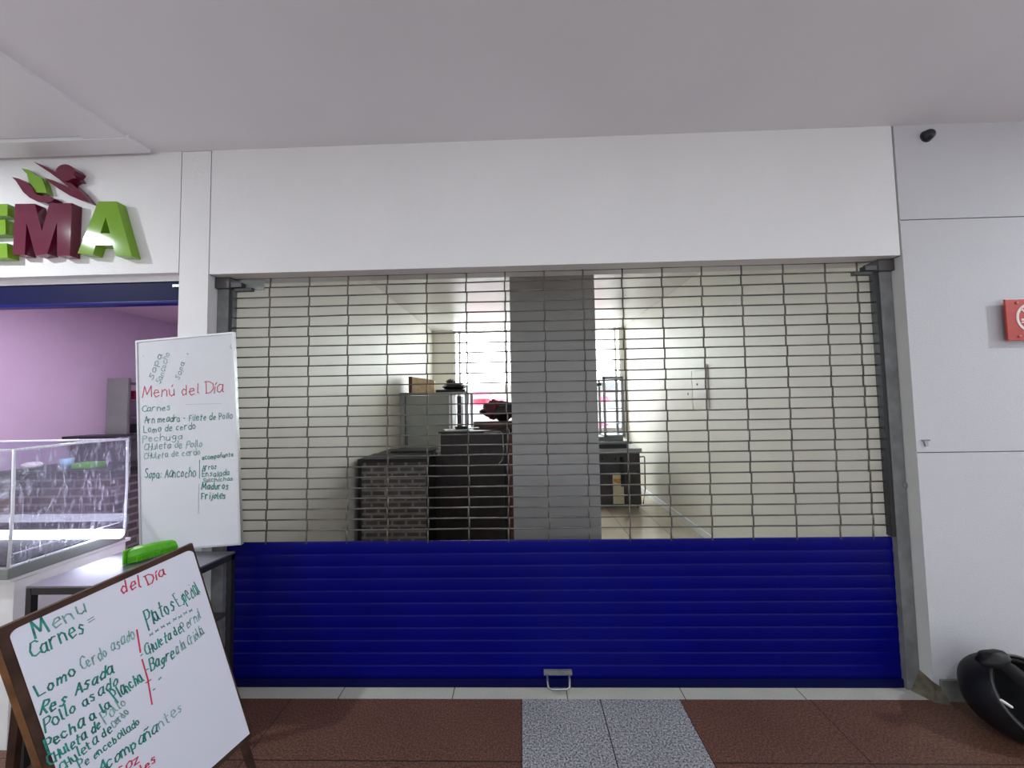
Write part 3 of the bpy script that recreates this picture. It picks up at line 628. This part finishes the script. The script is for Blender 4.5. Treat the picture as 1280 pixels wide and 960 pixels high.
# ------------------------------------------------------------------ kiosk bar, ledge and rack
bc = thing('bar_counter', 'faux-brick bar counter with black worktop behind the display case', 'counter', (-4.6, 3.8, 0))
MB().box(-5.28, -4.12, 3.62, 4.2, 0, 0.86).build('brick_front', M['brickl'], bc)
MB().box(-5.29, -4.09, 3.58, 4.2, 0.86, 0.90, 0.004).build('worktop', M['black'], bc)
MB().box(-5.28, -4.2, 4.2, 4.3, 0, 1.15).build('upstand', M['darkgrey'], bc)
MB().box(-5.29, -4.2, 4.12, 4.40, 1.15, 1.20, 0.004).build('ledge', M['black'], bc)
o = MB().tube([(-5.0, 3.75, 0.90), (-5.0, 3.75, 1.0)], [0.04, 0.052], 16).build('paper_cup', M['tealcup'], None, True); tag(o, 'small pale blue cup on the black bar worktop', 'cup')
q = at(84, 583, Y=3.75); 
o.location = (q.x+5.0, 0, 0)
q = at(104, 580, Y=3.75)
o = MB().box(q.x-0.07, q.x+0.13, 3.7, 3.85, 0.90, 0.955, 0.012).build('green_tray', M['lime']); tag(o, 'low green tray beside the pale blue cup on the bar', 'tray')
def lumps(name, label, cat, c, n, spread, r_, m, flat=0.6):
    b = MB()
    for i in range(n):
        b.ell((c[0]+random.uniform(-1, 1)*spread[0], c[1]+random.uniform(-1, 1)*spread[1], c[2]+r_*flat), (r_*random.uniform(.8, 1.2), r_*random.uniform(.8, 1.2), r_*flat), 14, 10, 0.35, 2.5, i)
    o = b.build(name, m, None, True); return tag(o, label, cat)
q = at(22, 588, Y=3.7)
lumps('folded_bag', 'crumpled white bag on the bar worktop behind the case', 'bag', (-5.05, 3.72, 0.90), 3, (0.06, 0.04), 0.06, M['paper'])
q = at(73, 548, Y=4.25)
o = MB().ell((q.x, 4.25, 1.22), (0.035, 0.03, 0.022), 14, 10, 0.3, 3).build('cloth', M['paper'], None, True); tag(o, 'small white cloth on the black ledge at the back of the bar', 'cloth')
rk = thing('metal_rack', 'grey metal rack with open shelves between the case and the tall whiteboard', 'rack', (-3.9, 3.8, 0))
ra = at(134, 473, Y=4.45); rb_ = at(160, 473, Y=4.45); RT = ra.z
MB().box(ra.x, rb_.x, 4.45, 4.47, 0, RT, 0.002).build('end_panel', M['steeldull'], rk)
for x, y in ((rb_.x-0.02, 4.47), (rb_.x-0.02, 5.33), (ra.x, 5.33)): MB().box(x, x+0.02, y, y+0.02, 0, RT).build('post', M['steel'], rk)
for i in range(9): MB().box(ra.x+0.004, rb_.x, 4.475, 5.33, RT-0.05-0.215*i-0.02, RT-0.05-0.215*i, 0.002).build('shelf', M['steel'], rk)
for i, (dx, dy, sh_, m_, kind) in enumerate(((0.04, .05, 0, 'maroon', 'box'), (0.02, .2, 2, 'black', 'box'), (0.03, .1, 3, 'darkgrey', 'box'), (0.03, .3, 4, 'paper', 'box'), (0.03, .05, 5, 'black', 'box'))):
    z = RT-0.05-0.215*(sh_+1)
    o = MB().box(ra.x+dx, rb_.x-0.01, 4.5+dy, 4.75+dy, z, z+0.11, 0.008).build('storage_box', M[m_])
    tag(o, ('maroon box on the top open shelf of the grey rack', 'black box on the third shelf of the grey rack', 'dark grey box on the fourth shelf of the grey rack', 'white box on the fifth shelf of the grey rack', 'black box on the sixth shelf of the grey rack')[i], 'box', 'boxes on the grey rack')

# ------------------------------------------------------------------ right wall fittings
sg = thing('no_smoking_sign', 'red square no-smoking sign on the right white wall', 'sign', (2.57, YF, 1.87))
sx0, sx1, sz0, sz1 = 2.455, 2.70, 1.765, 1.975
MB().box(sx0, sx1, YF-0.034, YF-0.026, sz0, sz1, 0.002).build('plate', M['red'], sg)
cx, cz, n = 2.575, 1.878, 40
def ring(cx, cz, R0, R1, y, th, a0=0, a1=2*math.pi, n=40):
    b = MB()
    for i in range(n):
        A, B = a0+(a1-a0)*i/n, a0+(a1-a0)*(i+1)/n
        b.prism([(cx+R0*math.cos(A), y, cz+R0*math.sin(A)), (cx+R1*math.cos(A), y, cz+R1*math.sin(A)), (cx+R1*math.cos(B), y, cz+R1*math.sin(B)), (cx+R0*math.cos(B), y, cz+R0*math.sin(B))], (0, -th, 0))
    return b
rg = ring(cx, cz, 0.062, 0.074, YF-0.034, 0.002)
d = Vector((1, 0, -1)).normalized()*0.066; e = Vector((1, 0, 1)).normalized()*0.005; c_ = Vector((cx, YF-0.034, cz))
rg.prism([c_-d-e, c_+d-e, c_+d+e, c_-d+e], (0, -0.002, 0))
rg.box(cx-0.05, cx+0.035, YF-0.0357, YF-0.034, cz-0.014, cz-0.004); rg.box(cx-0.05, cx+0.035, YF-0.0357, YF-0.034, cz-0.026, cz-0.019)
rg.build('pictogram', M['signwhite'], sg)
for x in (sx0+0.055, sx1-0.055):
    for z in (sz0+0.02, sz1-0.02): MB().ell((x, YF-0.036, z), (0.007, 0.004, 0.007), 12, 8).build('screw_cap', M['maroon'] if 0 else mat('pink_cap', (0.6, 0.16, 0.15), 0.4), sg, True)
for x in (sx0+0.055, sx1-0.055): MB().tube([(x, YF-0.026, sz1-0.02), (x, YF, sz1-0.02)], 0.005).build('standoff', M['alu'], sg)
sp = thing('black_wall_spotlight', 'small round black fitting high on the right wall under the ceiling', 'fitting', (2.166, YF, 2.864))
MB().ell((2.166, YF-0.012, 2.864), (0.028, 0.026, 0.028), 20, 14).build('dome', M['black'], sp, True)
MB().tube([(2.166, YF-0.004, 2.864), (2.166, YF, 2.864)], 0.031, 20).build('base', M['black'], sp, True)
hk = thing('wall_clip', 'tiny grey metal clip on the right wall just above the joint', 'clip', (2.045, YF, 1.25))
MB().box(2.027, 2.065, YF-0.008, YF, 1.266, 1.272).build('cap', M['guide'], hk)
MB().prism([(2.036, YF, 1.266), (2.056, YF, 1.266), (2.052, YF, 1.238), (2.041, YF, 1.238)], (0, -0.008, 0)).build('stem', M['steel'], hk)
# knob stain on right guide
o = MB().ell((1.992, YS-0.031, 1.03), (0.012, 0.006, 0.018), 14, 10).build('guide_knob', M['guide'], sh, True)

# ------------------------------------------------------------------ helmet on the floor at right
he = thing('motorcycle_helmet', 'black motorcycle helmet lying on the floor against the right wall', 'helmet', (2.2, 1.72, 0))
hc = Vector((2.150, 1.745, 0.165)); hr = (0.175, 0.16, 0.165)
tilt_ = Matrix.Rotation(math.radians(28), 3, 'Y') @ Matrix.Rotation(math.radians(-12), 3, 'X')
opn = Vector((0.12, -0.86, 0.50)).normalized()
def cut_shell(k, th):
    bm = bmesh.new(); bmesh.ops.create_uvsphere(bm, u_segments=64, v_segments=44, radius=1)
    for v in bm.verts: v.co *= 1+0.03*noise.noise(v.co*1.5)
    bmesh.ops.bisect_plane(bm, geom=bm.verts[:]+bm.edges[:]+bm.faces[:], plane_co=opn*0.38, plane_no=opn, clear_outer=True)
    for v in bm.verts: v.co = Vector((v.co.x*hr[0]*k, v.co.y*hr[1]*k, v.co.z*hr[2]*k)) + hc
    e = [x for x in bm.edges if x.is_boundary][0]; v = e.verts[0]; start = v; loop = []
    while True:
        loop.append(v.co.copy()); v = e.other_vert(v)
        if v == start: break
        e = [x for x in v.link_edges if x.is_boundary and x != e][0]
    bmesh.ops.solidify(bm, geom=bm.faces[:], thickness=th)
    for v in bm.verts: v.co.z = max(v.co.z, 0.001)
    m_ = MB(); m_.bm.free(); m_.bm = bm
    return m_, loop
m_, loop = cut_shell(1.0, 0.008); m_.build('shell', M['helmet'], he, True)
m_, _l = cut_shell(0.93, 0.012); m_.build('lining', M['pad'], he, True)
MB().tube(loop, 0.005, 6, closed=True).build('rim_trim', M['helmedge'], he, True)
q = at(1241, 823, Y=1.70)
MB().ell(q, (0.062, 0.035, 0.030), 24, 16, 0.15, 2, 2, mx=Matrix.Rotation(math.radians(-14), 3, 'Y')).build('visor_hinge', M['helmet'], he, True)
MB().ell(q+Vector((0.10, 0.02, -0.075)), (0.09, 0.05, 0.035), 24, 16, 0.2, 2, 5, mx=Matrix.Rotation(math.radians(40), 3, 'Y')).build('chin_pad', M['pad'], he, True)
a, b = at(1251, 875, Y=1.60), at(1265, 884, Y=1.60)
MB().tube([a, b], 0.005, 4).build('white_label', M['paper'], he)

# ------------------------------------------------------------------ inside the closed shop
bk = thing('brick_print_counter', 'faux-brick front counter with black frame at left inside the shop', 'counter', (-1.27, 3.8, 0))
MB().box(-1.585, -0.945, 3.615, 4.0, 0.0, 0.935).build('brick_front', M['brick'], bk)
f = MB(); f.box(-1.615, -1.585, 3.6, 4.02, 0, 0.96); f.box(-0.945, -0.925, 3.6, 4.02, 0, 0.96); f.box(-1.615, -0.925, 3.595, 4.02, 0.935, 0.97); f.build('frame', M['black'], bk)
MB().box(-1.55, -0.945, 3.80, 4.30, 0.971, 0.985, 0.003).build('countertop', M['darkgrey'], bk)
rx = MB(); rx.box(-1.40, -0.95, 3.9, 4.2, 1.002, 1.022, 0.003)
o = rx.build('oven_tray', M['black']); tag(o, 'flat black tray on the brick counter in front of the steel fridge', 'tray')
o.location.z = -0.0165
br_ = thing('brown_cabinet', 'tall dark brown wooden cabinet left of the grey column', 'cabinet', (-0.5, 4.2, 0))
MB().box(-0.865, -0.20, 3.9, 4.25, 0, 1.185).build('front_panel', M['brownw'], br_)
MB().box(-0.885, -0.19, 3.88, 4.25, 1.185, 1.205, 0.003).build('top', M['brownw'], br_)
MB().box(-0.20, -0.145, 3.93, 4.5, 0, 1.21).build('dark_side_post', M['black'], br_)
MB().box(-0.145, -0.078, 3.93, 4.5, 0, 1.16).build('reddish_side_board', M['redwood'], br_)
MB().box(-0.56, -0.078, 4.25, 4.5, 0, 1.285, 0.004).build('raised_ledge', M['redwood'], br_)
MB().box(-0.920, -0.866, 3.9, 4.25, 0, 0.95).build('side_return', M['black'], br_)
MB().tube([(-0.40, 3.875, 1.19), (-0.23, 3.872, 1.195), (-0.205, 3.875, 1.17), (-0.20, 3.89, 1.0), (-0.215, 3.89, 0.90), (-0.26, 3.875, 0.85)], 0.004, 6).build('cable', M['cable'], br_, True)
for i, (x, y, rz_, m_, l) in enumerate(((-0.72, 4.03, 0.3, 'paper', 'white paper sheets lying on the left of the brown cabinet top'), (-0.60, 4.06, 0.5, 'alu', 'shiny steel strip lying on the brown cabinet top beside the papers'))):
    o = MB().box(-0.13, 0.13, -0.10 if i == 0 else -0.02, 0.10 if i == 0 else 0.02, 0, 0.012, 0.002).build('paper_stack' if i == 0 else 'steel_strip', M[m_])
    o.location = (x, y, 1.205+0.0125*i); o.rotation_euler.z = rz_; tag(o, l, 'paper' if i == 0 else 'strip')
o = MB().tube([(-0.72, 3.97, 1.237), (-0.60, 4.02, 1.237)], 0.018, 12).build('black_tube', M['black'], None, True); tag(o, 'short black tube lying across the white papers', 'tube')
bg_ = thing('plastic_bag', 'knotted black and maroon plastic bag on the brown cabinet', 'bag', (-0.28, 4.36, 1.285))
MB().ell((-0.24, 4.37, 1.407), (0.235, 0.12, 0.105), 32, 20, 0.35, 2.4, 3).build('body', M['bag'], bg_, True)
MB().ell((-0.33, 4.33, 1.422), (0.10, 0.09, 0.10), 24, 16, 0.5, 3, 5).build('maroon_fold', M['bagred'], bg_, True)
MB().ell((-0.09, 4.36, 1.442), (0.10, 0.07, 0.07), 20, 14, 0.6, 3.5, 9).build('knot', M['bag'], bg_, True)
fg = thing('steel_refrigerator', 'grey steel refrigerator in the back left corner of the shop', 'refrigerator', (-1.33, 5.3, 0))
MB().box(-1.655, -1.60, 5.0, 5.55, 0.0, 1.62, 0.004).build('side_strip', M['fridge'], fg)
MB().box(-1.585, -0.99, 5.03, 5.55, 0.0, 1.615, 0.004).build('body', M['fridge'], fg)
fd = MB().box(-1.585, -0.99, 5.0, 5.025, 0.10, 1.61, 0.006).build('door', M['fridge'], fg)
MB().box(-1.60, -1.585, 5.02, 5.5, 0.0, 1.6).build('seam', M['black'], fg)
MB().tube([(-1.56, 4.985, 0.95), (-1.56, 4.97, 0.97), (-1.56, 4.97, 1.25), (-1.56, 4.985, 1.27)], 0.008).build('handle', M['steel'], fd, True)
rk2 = thing('steel_shelf_rack', 'steel rack with thin posts beside and over the refrigerator', 'rack', (-1.2, 5.3, 0))
MB().box(-1.655, -0.73, 4.97, 5.58, 1.64, 1.655, 0.002).build('top_shelf', M['steel'], rk2)
for x in (-0.965, -0.775):
    for y in (4.98, 5.55): MB().box(x, x+0.022 if x < -0.9 else x+0.04, y, y+0.022, 0, 1.64).build('post', M['steel'], rk2)
MB().box(-0.965, -0.735, 4.98, 5.57, 1.0, 1.015).build('lower_shelf', M['steel'], rk2)
o = MB().box(-0.90, -0.84, 5.1, 5.3, 1.016, 1.60, 0.006).build('dark_panel', M['darkgrey']); tag(o, 'narrow dark upright panel standing on the rack beside the refrigerator', 'panel')
for i, (x0, x1, y, h, m_, l) in enumerate(((-1.555, -1.505, 5.04, 0.225, 'redwood', 'dark brown board standing left of the pale wooden board'), (-1.50, -1.19, 5.0, 0.215, 'cardb', 'pale wooden board standing upright on top of the steel rack'))):
    b = MB()
    if i: b.prism([(x0, y, 1.656), (x1, y, 1.656), (x1, y, 1.656+h*0.72), (x1-0.03, y, 1.656+h*0.80), (x0+0.01, y, 1.656+h)], (0, 0.05, 0))
    else: b.box(x0, x1, y, y+0.2, 1.656, 1.656+h, 0.004)
    o = b.build('wooden_board', M[m_]); tag(o, l, 'board', 'boards on the steel rack')
bu = thing('black_bundle', 'black crumpled bundle on a dark tray on top of the steel rack', 'bundle', (-0.95, 5.2, 1.655))
MB().box(-1.17, -0.77, 5.0, 5.35, 1.656, 1.69, 0.01).build('tray', M['brownw'], bu)
MB().ell((-0.94, 5.15, 1.735), (0.155, 0.12, 0.055), 24, 16, 0.3, 3, 4).build('cloth', M['bag'], bu, True)
MB().ell((-0.99, 5.15, 1.79), (0.06, 0.06, 0.045), 20, 14, 0.6, 3, 8).build('fold', M['bag'], bu, True)

# grill cart
cy = 5.25
gr = thing('steel_grill_cart', 'dark steel grill cart standing on the beige floor right of the column', 'cart', (1.35, 5.5, 0))
MB().box(0.95, 1.64, cy, cy+0.55, 0.045, 0.775, 0.004).build('body', M['darkgrey'], gr)
MB().box(0.93, 1.665, cy-0.02, cy+0.57, 0.775, 0.825, 0.004).build('top', M['steel'], gr)
for x0, x1, nm in ((0.97, 1.24, 'door'), (1.41, 1.63, 'door')): 
    dd = MB().box(x0, x1, cy-0.014, cy, 0.06, 0.60, 0.003).build(nm, M['darkgrey'], gr)
    
cp = MB().box(0.96, 1.63, cy-0.008, cy, 0.62, 0.76, 0.003).build('control_panel', M['darkgrey'], gr)
for x in (1.06, 1.12, 1.30, 1.37): MB().tube([(x, cy-0.008, 0.69), (x, cy-0.03, 0.69)], 0.016, 14).build('control_knob', M['black'], cp, True)
MB().box(1.250, 1.400, cy-0.012, cy-0.001, 0.06, 0.47).build('cream_poster', M['cream'], gr)
b = MB(); b.prism([(1.26, cy-0.0125, 0.37), (1.33, cy-0.0125, 0.34), (1.395, cy-0.0125, 0.37), (1.395, cy-0.0125, 0.42), (1.34, cy-0.0125, 0.405), (1.26, cy-0.0125, 0.41)], (0, -0.002, 0)); b.build('burger_print', M['bun'], gr)
MB().box(1.36, 1.41, cy-0.03, cy-0.012, 0.30, 0.72, 0.003).build('hose', M['black'], gr)
MB().tube([(1.64, cy+0.02, 0.70), (1.705, cy+0.02, 0.705), (1.712, cy+0.02, 0.69), (1.705, cy+0.02, 0.25), (1.67, cy+0.02, 0.05)], 0.008, 8).build('side_pipe', M['black'], gr, True)
for x in (0.98, 1.60):
    for y in (cy+0.04, cy+0.5): MB().tube([(x, y, 0), (x, y, 0.046)], 0.018, 10).build('foot', M['black'], gr, True)
o = MB().box(0.98, 1.49, cy+0.0, cy+0.45, 0.826, 0.885, 0.01).build('griddle_plate', M['black']); tag(o, 'black griddle plate on the steel grill cart', 'griddle')
o = MB().box(0.96, 1.53, cy-0.02, cy+0.48, 0.886, 0.93, 0.008).build('metal_sheet', M['steel']); tag(o, 'flat steel sheet lying over the black griddle plate', 'sheet')
o = MB().box(1.00, 1.43, cy+0.05, cy+0.45, 0.931, 0.985, 0.006).build('warmer_base_box', M['steeldull']); tag(o, 'shallow dull steel box under the glass warmer', 'box')
gw = thing('glass_warmer', 'tall glass food warmer with steel posts on top of the grill cart', 'food warmer', (1.3, cy+0.2, 0.985))
f = MB()
for x in (1.165, 1.425):
    for y in (cy+0.05, cy+0.38): f.box(x, x+0.035, y, y+0.035, 0.986, 1.84)
f.box(1.165, 1.46, cy+0.05, cy+0.415, 1.81, 1.845); f.box(1.165, 1.46, cy+0.05, cy+0.415, 0.986, 1.01); f.build('frame', M['steel'], gw)
for z in (1.62, 1.38, 1.16): MB().box(1.20, 1.425, cy+0.06, cy+0.40, z, z+0.012).build('shelf', M['steel'], gw)
MB().box(1.20, 1.425, cy+0.055, cy+0.059, 1.01, 1.81).build('glass', M['caseglass'], gw)
f = MB(); f.prism([(0.93, cy+0.1, 1.70), (1.16, cy+0.1, 1.72), (1.16, cy+0.1, 1.77)], (0, 0.3, 0)); f.build('side_flap', M['darkgrey'], gw)

# electric panel on the right interior wall
ep = thing('electric_panel', 'white electric panel cover on the right interior wall', 'electric panel', (1.95, 4.2, 1.6))
MB().box(1.935, 1.95, 3.89, 4.22, 1.40, 1.86, 0.002).build('cover', M['shopwall'], ep)
MB().box(1.938, 1.95, 4.24, 4.60, 1.38, 1.82, 0.002).build('blank_cover', M['shopwall'], ep)
MB().box(1.930, 1.936, 3.93, 4.13, 1.80, 1.83, 0.001).build('switch_row', M['jamb'], ep)
MB().box(1.931, 1.936, 3.94, 4.09, 1.49, 1.565).build('label_plate', M['jamb'], ep)
MB().ell((1.933, 4.10, 1.66), (0.005, 0.013, 0.013), 12, 8).build('lock', M['black'], ep, True)
MB().ell((1.936, 4.34, 1.56), (0.005, 0.014, 0.014), 12, 8).build('screw', M['guide'], ep, True)
